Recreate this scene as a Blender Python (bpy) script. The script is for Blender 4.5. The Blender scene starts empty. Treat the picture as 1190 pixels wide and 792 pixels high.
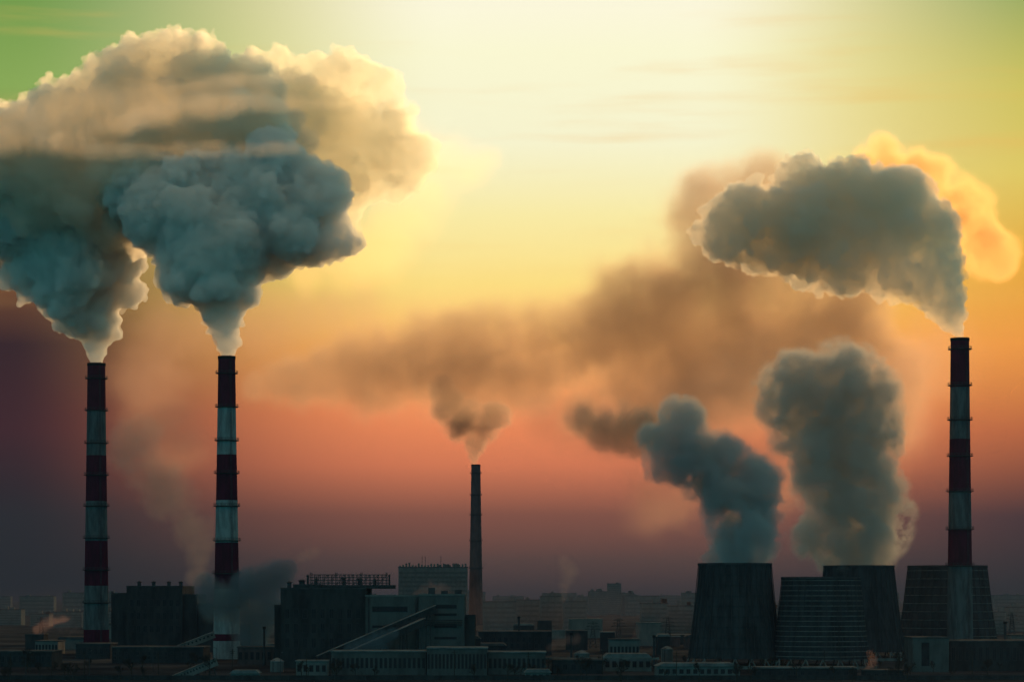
import bpy, math, random
import numpy as np
from mathutils import Vector, Matrix
R = math.radians
F = 2799.0          # focal length in photo pixels
HZ = 690.0          # row of the horizon in the photograph
CAMZ = 38.0
scn = bpy.context.scene
COL = scn.collection

# ------------------------------------------------------------------ camera
cam = bpy.data.cameras.new('camera')
cam.sensor_width = 36.0
cam.lens = 36.0 * F / 1190.0
cam.shift_y = (HZ - 396.0) / 1190.0
cam.clip_start = 1.0
cam.clip_end = 60000.0
camo = bpy.data.objects.new('camera', cam)
COL.objects.link(camo)
camo.location = (0, 0, CAMZ)
camo.rotation_euler = (R(90), 0, 0)
scn.camera = camo

# ------------------------------------------------------------------ render / view
scn.view_settings.view_transform = 'Standard'
scn.view_settings.look = 'None'
scn.view_settings.gamma = 1.0
scn.view_settings.use_curve_mapping = False
scn.view_settings.exposure = 0.0
cy = scn.cycles
cy.use_denoising = True
try: cy.denoiser = 'OPENIMAGEDENOISE'
except Exception: pass
cy.max_bounces = 10
cy.diffuse_bounces = 2
cy.glossy_bounces = 1
cy.transmission_bounces = 2
cy.volume_bounces = 8
cy.transparent_max_bounces = 32
cy.volume_step_rate = 1.0
cy.volume_max_steps = 256
cy.use_adaptive_sampling = True
cy.adaptive_threshold = 0.02
cy.caustics_reflective = False
cy.caustics_refractive = False

# ------------------------------------------------------------------ sun and sky
SUN_AZ, SUN_EL = 13.0, 12.0      # degrees right of the view axis, above the horizon
sun = bpy.data.lights.new('sun', 'SUN')
sun.energy = 5.0
sun.color = (1.0, 0.60, 0.26)
sun.angle = R(0.6)
suno = bpy.data.objects.new('sun', sun)
COL.objects.link(suno)
sd = Vector((math.sin(R(SUN_AZ)) * math.cos(R(SUN_EL)), math.cos(R(SUN_AZ)) * math.cos(R(SUN_EL)), math.sin(R(SUN_EL))))
suno.rotation_euler = sd.to_track_quat('Z', 'Y').to_euler()

def lin(c):
    return tuple((x / 255.0 / 12.92) if x / 255.0 <= 0.04045 else ((x / 255.0 + 0.055) / 1.055) ** 2.4 for x in c)

world = bpy.data.worlds.new('World')
scn.world = world
world.use_nodes = True
nt = world.node_tree
nt.nodes.clear()
def N(nt, t, **kw):
    n = nt.nodes.new(t)
    for k, v in kw.items():
        if k.startswith('i_'): n.inputs[k[2:]].default_value = v
        else: setattr(n, k, v)
    return n
def M(nt, op, a, b=None, c=None, clamp=False):
    n = nt.nodes.new('ShaderNodeMath'); n.operation = op; n.use_clamp = clamp
    for i, v in enumerate((a, b, c)):
        if v is None: continue
        if isinstance(v, (int, float)): n.inputs[i].default_value = v
        else: nt.links.new(v, n.inputs[i])
    return n.outputs[0]
def smooth(nt, v, lo, hi):
    n = nt.nodes.new('ShaderNodeMapRange'); n.interpolation_type = 'SMOOTHSTEP'
    nt.links.new(v, n.inputs[0]); n.inputs[1].default_value = lo; n.inputs[2].default_value = hi
    return n.outputs[0]
def mixc(nt, f, a, b):
    n = nt.nodes.new('ShaderNodeMix'); n.data_type = 'RGBA'
    if isinstance(f, (int, float)): n.inputs[0].default_value = f
    else: nt.links.new(f, n.inputs[0])
    for s, v in ((6, a), (7, b)):
        if isinstance(v, tuple): n.inputs[s].default_value = (*v[:3], 1)
        else: nt.links.new(v, n.inputs[s])
    return n.outputs[2]
def ramp(nt, v, stops, space=True):
    n = nt.nodes.new('ShaderNodeValToRGB')
    nt.links.new(v, n.inputs[0])
    cr = n.color_ramp; cr.interpolation = 'LINEAR'
    while len(cr.elements) < len(stops): cr.elements.new(0.5)
    for e, (p, c) in zip(cr.elements, sorted(stops)):
        e.position = p; e.color = (*(lin(c) if space else c), 1)
    return n.outputs[0]

tc = N(nt, 'ShaderNodeTexCoord')
sep = N(nt, 'ShaderNodeSeparateXYZ'); nt.links.new(tc.outputs['Generated'], sep.inputs[0])
ypos = M(nt, 'MAXIMUM', sep.outputs[1], 0.05)
u = M(nt, 'DIVIDE', sep.outputs[0], ypos)
v = M(nt, 'DIVIDE', sep.outputs[2], ypos)
# ragged high haze streaks, very low contrast
mp = N(nt, 'ShaderNodeMapping'); nt.links.new(tc.outputs['Generated'], mp.inputs[0]); mp.inputs['Scale'].default_value = (5, 5, 55)
mp.inputs['Rotation'].default_value = (0, R(1.5), 0)
nz = N(nt, 'ShaderNodeTexNoise'); nt.links.new(mp.outputs[0], nz.inputs[0]); nz.inputs['Scale'].default_value = 1.6; nz.inputs['Detail'].default_value = 5
streak = smooth(nt, nz.outputs[0], 0.50, 0.78)
vs = M(nt, 'DIVIDE', M(nt, 'ADD', v, 0.02), 0.32)      # 0..1 from just under the horizon to above the frame
P = lambda py: ((HZ - py) / F + 0.02) / 0.32
SK = 1.16
cen = ramp(nt, vs, [(P(720), (30, 26, 34)), (P(690), (50, 42, 48)), (P(650), (105, 72, 64)), (P(600), (165, 96, 74)), (P(540), (230, 128, 84)), (P(480), (246, 142, 86)), (P(400), (255, 182, 98)),
                    (P(330), (255, 224, 130)), (P(250), (255, 240, 168)), (P(165), (255, 251, 212)), (P(60), (255, 252, 214)), (P(0), (255, 250, 222)), (P(-90), (200, 225, 160))])
lef = ramp(nt, vs, [(P(720), (6, 8, 18)), (P(680), (12, 12, 22)), (P(600), (22, 10, 22)), (P(500), (58, 22, 30)), (P(400), (48, 26, 32)), (P(330), (105, 66, 42)),
                    (P(200), (150, 130, 62)), (P(100), (140, 172, 88)), (P(0), (118, 156, 76)), (P(-90), (40, 90, 60))])
rig = ramp(nt, vs, [(P(720), (10, 10, 18)), (P(680), (24, 18, 26)), (P(600), (74, 36, 42)), (P(500), (188, 100, 54)), (P(400), (236, 150, 62)), (P(300), (232, 168, 50)),
                    (P(200), (228, 205, 92)), (P(100), (206, 196, 84)), (P(0), (150, 168, 84)), (P(-90), (70, 100, 40))])
wl = smooth(nt, u, -70 / F, -590 / F)
wr = smooth(nt, u, 200 / F, 680 / F)
front = mixc(nt, wr, mixc(nt, wl, cen, lef), rig)
front = mixc(nt, M(nt, 'MULTIPLY', streak, M(nt, 'MULTIPLY', smooth(nt, v, 0.09, 0.2), 0.34)), front, lin((245, 190, 100)))
wsum = M(nt, 'ADD', wl, wr)
bump_ = M(nt, 'MULTIPLY', M(nt, 'MULTIPLY', wsum, M(nt, 'SUBTRACT', 1.0, wsum)), smooth(nt, v, 0.06, 0.14))
gain = M(nt, 'ADD', 1.0, M(nt, 'MULTIPLY', smooth(nt, v, 0.20, 0.01), 0.55))
vm_ = N(nt, 'ShaderNodeCombineXYZ')
nt.links.new(gain, vm_.inputs[0]); nt.links.new(M(nt, 'MULTIPLY', gain, M(nt, 'SUBTRACT', 1.0, M(nt, 'MULTIPLY', bump_, 0.3))), vm_.inputs[1]); nt.links.new(M(nt, 'MULTIPLY', gain, M(nt, 'SUBTRACT', 1.0, M(nt, 'MULTIPLY', bump_, 1.2))), vm_.inputs[2])
fm = N(nt, 'ShaderNodeVectorMath', operation='MULTIPLY'); nt.links.new(front, fm.inputs[0]); nt.links.new(vm_.outputs[0], fm.inputs[1]); front = fm.outputs[0]
sky = N(nt, 'ShaderNodeTexSky', sky_type='NISHITA', sun_disc=False)
sky.sun_elevation = R(SUN_EL); sky.sun_rotation = R(SUN_AZ)
sky.air_density = 1.5; sky.dust_density = 2.0
tint = N(nt, 'ShaderNodeMix', data_type='RGBA', blend_type='MULTIPLY'); tint.inputs[0].default_value = 1.0
nt.links.new(sky.outputs[0], tint.inputs[6]); tint.inputs[7].default_value = (0.09, 1.05, 1.45, 1)
bgF = N(nt, 'ShaderNodeBackground'); nt.links.new(front, bgF.inputs[0]); bgF.inputs[1].default_value = SK
over = mixc(nt, smooth(nt, sep.outputs[2], 0.30, 0.85), tint.outputs[2], (2.3, 1.5, 0.6))  # warm overhead glow added to the sky to light the smoke tops
bgS = N(nt, 'ShaderNodeBackground'); nt.links.new(over, bgS.inputs[0]); bgS.inputs[1].default_value = 0.15
fw = M(nt, 'MULTIPLY', smooth(nt, sep.outputs[1], 0.75, 0.95), smooth(nt, sep.outputs[2], 0.5, 0.26))
ms = N(nt, 'ShaderNodeMixShader'); nt.links.new(fw, ms.inputs[0]); nt.links.new(bgS.outputs[0], ms.inputs[1]); nt.links.new(bgF.outputs[0], ms.inputs[2])
wo = N(nt, 'ShaderNodeOutputWorld'); nt.links.new(ms.outputs[0], wo.inputs[0])

# ------------------------------------------------------------------ helpers
def at(px, py, D):
    return Vector(((px - 595.0) / F * D, D, CAMZ + (HZ - py) / F * D))
def X(px, D): return (px - 595.0) / F * D
def Z(py, D): return CAMZ + (HZ - py) / F * D
def basepy(D): return HZ + CAMZ * F / D

def tag(o, label=None, cat=None, group=None, kind=None):
    if label: o['label'] = label
    if cat: o['category'] = cat
    if group: o['group'] = group
    if kind: o['kind'] = kind
    return o
def empty(name, loc, label, cat, group=None, rz=0.0):
    o = bpy.data.objects.new(name, None); COL.objects.link(o)
    o.location = loc; o.rotation_euler = (0, 0, rz); o.empty_display_size = 5
    return tag(o, label, cat, group)

class MB:
    def __init__(s): s.v = []; s.f = []; s.m = []
    def add(s, vs, fs, mi=0):
        b = len(s.v); s.v += [tuple(p) for p in vs]
        s.f += [tuple(b + i for i in f) for f in fs]; s.m += [mi] * len(fs)
        return s
    def box(s, x0, x1, y0, y1, z0, z1, mi=0):
        return s.add([(x0, y0, z0), (x1, y0, z0), (x1, y1, z0), (x0, y1, z0), (x0, y0, z1), (x1, y0, z1), (x1, y1, z1), (x0, y1, z1)],
                     [(0, 3, 2, 1), (4, 5, 6, 7), (0, 1, 5, 4), (1, 2, 6, 5), (2, 3, 7, 6), (3, 0, 4, 7)], mi)
    def prism(s, pts, y0, y1, mi=0):       # pts (x,z) outline counter-clockwise seen from -Y
        n = len(pts)
        return s.add([(x, y0, z) for x, z in pts] + [(x, y1, z) for x, z in pts],
                     [tuple(range(n)), tuple(range(2 * n - 1, n - 1, -1))] + [(i + n, (i + 1) % n + n, (i + 1) % n, i)[::1] for i in range(n)], mi)
    def bar(s, a, b, w, mi=0, h=None):
        a = Vector(a); b = Vector(b); d = (b - a).normalized(); h = h or w
        up = Vector((0, 0, 1)) if abs(d.z) < 0.95 else Vector((0, 1, 0))
        sx = d.cross(up).normalized() * (w / 2); sz = sx.cross(d).normalized() * (h / 2)
        vs = [a - sx - sz, a + sx - sz, a + sx + sz, a - sx + sz, b - sx - sz, b + sx - sz, b + sx + sz, b - sx + sz]
        return s.add(vs, [(0, 1, 2, 3), (7, 6, 5, 4), (0, 4, 5, 1), (1, 5, 6, 2), (2, 6, 7, 3), (3, 7, 4, 0)], mi)
    def lathe(s, prof, n=32, cx=0, cyy=0, cap=True, mis=None, rot=0.0):
        k = len(prof)
        vs = [(cx + r * math.cos(rot + 2 * math.pi * i / n), cyy + r * math.sin(rot + 2 * math.pi * i / n), z) for r, z in prof for i in range(n)]
        fs = []; ms = []
        for j in range(k - 1):
            for i in range(n):
                a = j * n + i; b = j * n + (i + 1) % n
                fs.append((a, b, b + n, a + n)); ms.append(mis[j] if mis else 0)
        if cap:
            fs.append(tuple(range(n))[::-1]); ms.append(0)
            fs.append(tuple((k - 1) * n + i for i in range(n))); ms.append(mis[-1] if mis else 0)
        b = len(s.v); s.v += vs; s.f += [tuple(b + i for i in f) for f in fs]; s.m += ms
        return s
    def build(s, name, mats, parent=None, loc=None, smooth=False):
        me = bpy.data.meshes.new(name)
        me.from_pydata(s.v, [], s.f)
        if not isinstance(mats, (list, tuple)): mats = [mats]
        for m in mats: me.materials.append(m)
        me.polygons.foreach_set('material_index', s.m)
        if smooth: me.polygons.foreach_set('use_smooth', [True] * len(s.f))
        me.update()
        o = bpy.data.objects.new(name, me); COL.objects.link(o)
        if parent: o.parent = parent
        if loc: o.location = loc
        return o

def mat(name, c1, c2=None, scale=0.2, rough=0.85, streak=1.0, bump=0.0, detail=6):
    m = bpy.data.materials.new(name); m.use_nodes = True
    t = m.node_tree; bs = t.nodes['Principled BSDF']
    bs.inputs['Roughness'].default_value = rough
    try: bs.inputs['Specular IOR Level'].default_value = 0.0
    except Exception: pass
    c2 = c2 or tuple(x * 0.6 for x in c1)
    tc = N(t, 'ShaderNodeTexCoord'); mp = N(t, 'ShaderNodeMapping'); t.links.new(tc.outputs['Object'], mp.inputs[0])
    mp.inputs['Scale'].default_value = (1, 1, 1.0 / streak)
    nz = N(t, 'ShaderNodeTexNoise'); t.links.new(mp.outputs[0], nz.inputs[0])
    nz.inputs['Scale'].default_value = scale; nz.inputs['Detail'].default_value = detail; nz.inputs['Roughness'].default_value = 0.65
    f = smooth(t, nz.outputs[0], 0.36, 0.66)
    t.links.new(mixc(t, f, c1, c2), bs.inputs['Base Color'])
    if bump:
        b = N(t, 'ShaderNodeBump'); b.inputs['Strength'].default_value = bump; t.links.new(nz.outputs[0], b.inputs['Height']); t.links.new(b.outputs[0], bs.inputs['Normal'])
    return m

m_red = mat('red_paint', (0.085, 0.012, 0.026), (0.05, 0.01, 0.018), 0.35, streak=5)
m_white_shaded = mat('white_paint_shaded', (0.11, 0.115, 0.12), (0.06, 0.063, 0.067), 0.35, streak=5)  # white bands, corner falloff and smoke shade darkened into the colour
m_white_half_shaded = mat('white_paint_half_shaded', (0.25, 0.27, 0.275), (0.15, 0.16, 0.165), 0.35, streak=5)  # same white paint with less shade put into its colour
m_brick = mat('old_brick', (0.11, 0.07, 0.07), (0.07, 0.05, 0.05), 0.3, streak=4)
m_soot = mat('soot', (0.02, 0.02, 0.02))
m_steel = mat('dark_steel', (0.06, 0.06, 0.065), rough=0.6)
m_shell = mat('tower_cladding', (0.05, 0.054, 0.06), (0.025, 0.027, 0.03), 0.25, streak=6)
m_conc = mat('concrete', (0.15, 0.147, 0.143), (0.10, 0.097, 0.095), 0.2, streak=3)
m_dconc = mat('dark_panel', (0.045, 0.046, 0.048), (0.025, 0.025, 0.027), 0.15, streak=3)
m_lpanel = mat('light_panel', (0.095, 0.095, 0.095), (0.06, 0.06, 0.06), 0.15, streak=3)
m_glass = mat('dark_glazing', (0.02, 0.022, 0.025), (0.035, 0.035, 0.04), rough=0.3)
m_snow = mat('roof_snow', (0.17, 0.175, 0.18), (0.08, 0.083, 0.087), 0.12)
m_roof = mat('roof_felt', (0.05, 0.05, 0.052), (0.09, 0.09, 0.095), 0.1)
m_bark = mat('bark', (0.05, 0.04, 0.032), rough=0.95)
m_twig = mat('twigs', (0.045, 0.038, 0.032), (0.03, 0.026, 0.022), 0.6, rough=0.95)

# ------------------------------------------------------------------ smoke builder
def _hash(ix, iy, iz, seed):
    h = (ix.astype(np.int64) * 374761393 + iy.astype(np.int64) * 668265263 + iz.astype(np.int64) * 1440662683 + seed * 974634777) & 0xFFFFFFFF
    h = ((h ^ (h >> 13)) * 1274126177) & 0xFFFFFFFF
    return ((h ^ (h >> 16)) & 0xFFFFFF) / float(0xFFFFFF)
def vnoise(p, seed):
    i = np.floor(p).astype(np.int64); f = p - i; f = f * f * (3 - 2 * f)
    out = 0
    for dx in (0, 1):
        wx = f[:, 0] if dx else 1 - f[:, 0]
        for dy in (0, 1):
            wy = f[:, 1] if dy else 1 - f[:, 1]
            for dz in (0, 1):
                wz = f[:, 2] if dz else 1 - f[:, 2]
                out = out + wx * wy * wz * _hash(i[:, 0] + dx, i[:, 1] + dy, i[:, 2] + dz, seed)
    return out * 2 - 1
def billow(p, seed, size, octs):
    a = 1.0; s = 0; tot = 0
    for k in range(octs):
        s = s + a * (2 * np.abs(vnoise(p / size * (2 ** k) + 17.3 * k, seed + k)) - 0.6); tot += a; a *= 0.62
    return s / tot

_ico = None
def ico_arrays(sub):
    import bmesh
    bm = bmesh.new(); bmesh.ops.create_icosphere(bm, subdivisions=sub, radius=1.0)
    v = np.array([x.co[:] for x in bm.verts]); f = np.array([[q.index for q in p.verts] for p in bm.faces]); bm.free()
    return v, f

def vol_mat(name, density, color, g=0.5, absorb=(0, 0, 0), var=0.0, vscale=0.02, lo=0.4, hi=0.6):
    m = bpy.data.materials.new(name); m.use_nodes = True
    t = m.node_tree; t.nodes.clear()
    out = N(t, 'ShaderNodeOutputMaterial'); pv = N(t, 'ShaderNodeVolumePrincipled')
    pv.inputs['Color'].default_value = (*color, 1); pv.inputs['Density'].default_value = density; pv.inputs['Anisotropy'].default_value = g
    pv.inputs['Absorption Color'].default_value = (*absorb, 1)
    if var:
        tc = N(t, 'ShaderNodeTexCoord'); nz = N(t, 'ShaderNodeTexNoise'); t.links.new(tc.outputs['Object'], nz.inputs[0])
        nz.inputs['Scale'].default_value = vscale; nz.inputs['Detail'].default_value = 4; nz.inputs['Roughness'].default_value = 0.6
        d = smooth(t, nz.outputs[0], lo, hi)
        t.links.new(M(t, 'MULTIPLY', M(t, 'ADD', M(t, 'MULTIPLY', d, var), 1 - var), density), pv.inputs['Density'])
    t.links.new(pv.outputs[0], out.inputs['Volume'])
    return m

def soft_mat(name, centres, density, color, g=0.5, k=0.9, size=60.0, e0=0.25, e1=0.75, detail=5, step=0.3, gate=0.35):
    """steam whose density falls off from the middle of its billows to its ragged rim"""
    m = bpy.data.materials.new(name); m.use_nodes = True
    t = m.node_tree; t.nodes.clear()
    out = N(t, 'ShaderNodeOutputMaterial'); pv = N(t, 'ShaderNodeVolumePrincipled')
    pv.inputs['Color'].default_value = (*color, 1); pv.inputs['Anisotropy'].default_value = g
    tc = N(t, 'ShaderNodeTexCoord')
    f = None
    for c, r in centres:
        d = N(t, 'ShaderNodeVectorMath', operation='DISTANCE'); t.links.new(tc.outputs['Object'], d.inputs[0]); d.inputs[1].default_value = c
        a = M(t, 'MULTIPLY_ADD', d.outputs['Value'], -1.0 / r, 1.0)
        f = a if f is None else M(t, 'MAXIMUM', f, a)
    nz = N(t, 'ShaderNodeTexNoise'); t.links.new(tc.outputs['Object'], nz.inputs[0])
    nz.inputs['Scale'].default_value = 1.0 / size; nz.inputs['Detail'].default_value = detail; nz.inputs['Roughness'].default_value = 0.62
    x = M(t, 'ADD', f, M(t, 'MULTIPLY_ADD', nz.outputs[0], k, -0.5 * k))
    t.links.new(M(t, 'MULTIPLY', M(t, 'MULTIPLY', smooth(t, x, e0, e1), smooth(t, f, 0.08, gate)), density), pv.inputs['Density'])
    m.cycles.volume_step_rate = step
    t.links.new(pv.outputs[0], out.inputs['Volume'])
    return m

def smoke(name, label, cat, paths, D, material, voxel, seed, group=None, kids=(12, 9, 6), kr=(0.40, 0.42, 0.42), disp=0.34, dsize=None, depth=0.8, minr=0.0, flat=1.0, octs=5, jit=0.5, fine=0):
    """paths: lists of (px, py, radius px, depth offset in m); a union of billows grown along them, in real metres"""
    rng = np.random.default_rng(seed)
    mpp = D / F
    S = []; S0 = at(paths[0][0][0], paths[0][0][1], D + paths[0][0][3])
    soft = isinstance(material, dict)
    if soft:
        o0 = at(paths[0][0][0], paths[0][0][1], D + paths[0][0][3]); cs = []
        for path in paths:
            P3 = [(at(a, b, D + dy) - o0, r * mpp) for a, b, r, dy in path]
            for (p, r), (q, s) in zip(P3[:-1], P3[1:]):
                n = max(1, round((q - p).length / (0.75 * (r + s) / 2)))
                cs += [(p.lerp(q, i / n), r + (s - r) * i / n) for i in range(n)]
            cs.append(P3[-1])
        sm = dict(material); grow = sm.pop('grow', 1.5)
        cs = [(c, r * grow) for c, r in cs]
        material = soft_mat(centres=cs, **sm)
        paths = [[(a, b, r * grow, dy) for a, b, r, dy in path] for path in paths]; jit = 0.04; disp = 0.1
    for path in paths:
        pts = [(at(a, b, D + dy), r * mpp) for a, b, r, dy in path]
        if len(pts) == 1: S.append((*pts[0][0], pts[0][1])); continue
        for (p, r), (q, s) in zip(pts[:-1], pts[1:]):
            L = (q - p).length; n = max(1, int(L / (0.45 * max(min(r, s), voxel))))
            for i in range(n + 1):
                t = i / n; rr = r * (1 - t) + s * t; c = p.lerp(q, t)
                j = np.clip(rng.normal(0, 1, 3), -1.3, 1.3) * rr * jit * 0.5 * min(1.0, 0.1 + (Vector(c) - S0).length / (60 * mpp * 2))
                S.append((c.x + j[0], c.y + j[1] * depth * 1.5, c.z + j[2], rr * (1.0 if soft else rng.uniform(0.75, 1.0))))
    S = np.array(S)
    allS = [S]; cur = S
    for k, kk in zip(kids, kr):
        c = np.repeat(cur, k, axis=0)
        d = rng.normal(size=(len(c), 3)); d /= np.linalg.norm(d, axis=1)[:, None]
        rr = c[:, 3] * kk * rng.uniform(0.55, 1.25, len(c))
        off = c[:, 3] - rr * 0.25
        n = np.column_stack([c[:, 0] + d[:, 0] * off, c[:, 1] + d[:, 1] * off, c[:, 2] + d[:, 2] * off, rr])
        n = n[rr > max(voxel * 0.9, minr)]
        # keep only those not deep inside a parent-level sphere
        if len(n):
            keep = np.ones(len(n), bool)
            for i0 in range(0, len(n), 2000):
                b = n[i0:i0 + 2000]
                dist = np.linalg.norm(b[:, None, :3] - allS[0][None, :, :3], axis=2)
                keep[i0:i0 + 2000] = ((dist + b[:, None, 3] * 0.6) > allS[0][None, :, 3]).all(axis=1)
            n = n[keep]
        allS.append(n); cur = n
    A = np.vstack([a for a in allS if len(a)])
    org = at(paths[0][0][0], paths[0][0][1], D + paths[0][0][3])
    vs = []; fs = []; b = 0
    for sub, sel in ((4, A[:, 3] > voxel * 16), (3, (A[:, 3] <= voxel * 16) & (A[:, 3] > voxel * 6)), (2, (A[:, 3] <= voxel * 6) & (A[:, 3] > voxel * 2)), (1, A[:, 3] <= voxel * 2)):
        v, f = ico_arrays(sub); B = A[sel]
        if not len(B): continue
        vv = (v[None] * B[:, None, 3:4] * np.array([1, depth if False else 1, flat]) + B[:, None, :3]).reshape(-1, 3)
        ff = (f[None] + (np.arange(len(B)) * len(v))[:, None, None]).reshape(-1, 3) + b
        vs.append(vv); fs.append(ff); b += len(vv)
    V = np.vstack(vs) - np.array(org); Fc = np.vstack(fs)
    me = bpy.data.meshes.new('tmp'); me.vertices.add(len(V)); me.vertices.foreach_set('co', V.astype(np.float32).ravel())
    me.loops.add(Fc.size); me.loops.foreach_set('vertex_index', Fc.astype(np.int32).ravel())
    me.polygons.add(len(Fc)); me.polygons.foreach_set('loop_start', np.arange(0, Fc.size, 3, dtype=np.int32)); me.update(calc_edges=True)
    def remesh(me):
        o = bpy.data.objects.new('tmp', me); COL.objects.link(o)
        md = o.modifiers.new('r', 'REMESH'); md.mode = 'VOXEL'; md.voxel_size = voxel
        dg = bpy.context.evaluated_depsgraph_get(); dg.update()
        m2 = bpy.data.meshes.new_from_object(o.evaluated_get(dg), depsgraph=dg)
        bpy.data.objects.remove(o); bpy.data.meshes.remove(me)
        return m2
    me = remesh(me)
    n = len(me.vertices); co = np.empty(n * 3, np.float32); me.vertices.foreach_get('co', co); co = co.reshape(-1, 3).astype(float)
    no = np.empty(n * 3, np.float32); me.vertices.foreach_get('normal', no); no = no.reshape(-1, 3)
    ds = dsize or float(np.median(S[:, 3])) * 0.9
    w = co + np.array(org)
    rr = np.full(n, 1e9)
    # displacement shrinks near the thin mouth of the plume
    dist = np.linalg.norm(co, axis=1); amp = disp * ds * np.clip(dist / (4 * ds) + 0.12, 0, 1)
    h = billow(w, seed, ds, octs)
    co += no * (h * amp)[:, None]
    me.vertices.foreach_set('co', co.astype(np.float32).ravel()); me.update()
    if fine:
        n = len(me.vertices); no = np.empty(n * 3, np.float32); me.vertices.foreach_get('normal', no); no = no.reshape(-1, 3)
        w = co + np.array(org); co += no * (billow(w, seed + 50, fine, 4) * fine * 0.6 * np.clip(dist / (5 * fine) + .1, 0, 1))[:, None]
        me.vertices.foreach_set('co', co.astype(np.float32).ravel()); me.update()
    me = remesh(me)
    me.name = name; me.materials.clear(); me.materials.append(material)
    o = bpy.data.objects.new(name, me); COL.objects.link(o); o.location = org
    tag(o, label, cat, group)
    print('SMOKE', name, len(A), len(me.polygons))
    return o

# ------------------------------------------------------------------ ground
g = MB(); g.add([(-9000, -300, 0), (9000, -300, 0), (9000, 14000, 0), (-9000, 14000, 0)], [(0, 1, 2, 3)])
m_ground = mat('ground', (0.016, 0.018, 0.022), (0.045, 0.05, 0.058), 0.012, detail=9)
tag(g.build('ground', m_ground), kind='structure')

# ------------------------------------------------------------------ haze
hz = MB(); hz.box(-9500, 9500, -400, 14500, -1.5, 520)
m_haze = vol_mat('haze_air', 9e-5, (0.035, 0.055, 0.11), 0.3)
tag(hz.build('haze', m_haze), kind='stuff')

# ------------------------------------------------------------------ chimneys
def chimney(label, px, D, top_py, rt_px, rb_px, bands, rings, first, group, brick=False):
    mpp = D / F; H = Z(top_py, D); rt = rt_px * mpp; rb = rb_px * mpp
    root = empty('chimney', (X(px, D), D, 0), label, 'chimney', group)
    zs = [H] + [Z(b, D) for b in bands if b < basepy(D) - 2] + [0.0]
    prof = []; mis = []
    for i in range(len(zs) - 1, -1, -1):
        prof.append((rt + (rb - rt) * (1 - zs[i] / H) ** 1.15, zs[i]))
        if i > 0: mis.append((i - 1 + first) % 2)
    prof.append((rt - 0.5, H)); mis.append(mis[-1])
    s = MB(); s.lathe(prof, 40, cap=True, mis=mis)
    s.build('shaft', [m_brick] if brick else [m_red, m_white_half_shaded if px == 263.5 else m_white_shaded], root, smooth=False)
    MB().lathe([(rt - 0.7, H - 2), (rt - 0.7, H + 0.6), (rt + 0.25, H + 0.6), (rt + 0.25, H - 1.2)], 40, cap=False).build('crown_rim', m_soot, root)
    for ry in rings:
        z = Z(ry, D); r = rt + (rb - rt) * (1 - z / H) ** 1.15
        p = MB().lathe([(r - 0.1, z - 0.35), (r + 1.5, z), (r + 1.5, z + 0.3), (r - 0.1, z + 0.3)], 32, cap=False).build('platform', m_steel, root)
        rl = MB()
        for i in range(20):
            a = 2 * math.pi * i / 20; b = 2 * math.pi * (i + 1) / 20
            A = (math.cos(a) * (r + 1.4), math.sin(a) * (r + 1.4)); B = (math.cos(b) * (r + 1.4), math.sin(b) * (r + 1.4))
            rl.bar((*A, z + 0.3), (*A, z + 1.7), 0.14); rl.bar((*A, z + 1.65), (*B, z + 1.65), 0.14); rl.bar((*A, z + 1.0), (*B, z + 1.0), 0.1)
        rl.build('railing', m_steel, p)
    ld = MB()
    for sx in (-0.35, 0.35):
        a0 = R(-60); ld.bar((math.cos(a0) * (rb + .5) + sx, math.sin(a0) * (rb + .5), 2), (math.cos(a0) * (rt + .5) + sx, math.sin(a0) * (rt + .5), H + 1), 0.16)
    for k in range(int(H / 2)):
        t = k * 2 / H; r = rb + (rt - rb) * t + .5
        ld.bar((math.cos(a0) * r - .35, math.sin(a0) * r, 2 + k * 2 * (H - 2) / H), (math.cos(a0) * r + .35, math.sin(a0) * r, 2 + k * 2 * (H - 2) / H), 0.12)
    ld.build('ladder', m_steel, root)
    return root
GC = 'tall power station chimneys'
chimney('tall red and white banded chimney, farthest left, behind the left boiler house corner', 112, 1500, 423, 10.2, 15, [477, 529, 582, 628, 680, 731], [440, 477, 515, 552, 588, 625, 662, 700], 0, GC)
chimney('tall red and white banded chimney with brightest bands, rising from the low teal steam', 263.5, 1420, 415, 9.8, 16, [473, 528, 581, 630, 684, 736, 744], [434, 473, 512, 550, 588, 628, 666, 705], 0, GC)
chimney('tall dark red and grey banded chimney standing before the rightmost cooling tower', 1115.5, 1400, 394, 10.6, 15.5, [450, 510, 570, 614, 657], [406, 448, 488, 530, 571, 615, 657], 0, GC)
chimney('slender unpainted brick chimney far off in the haze at the centre', 553, 3000, 540, 5.3, 8.5, [600], [550, 575, 598, 628, 660], 0, GC, brick=True)

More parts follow.
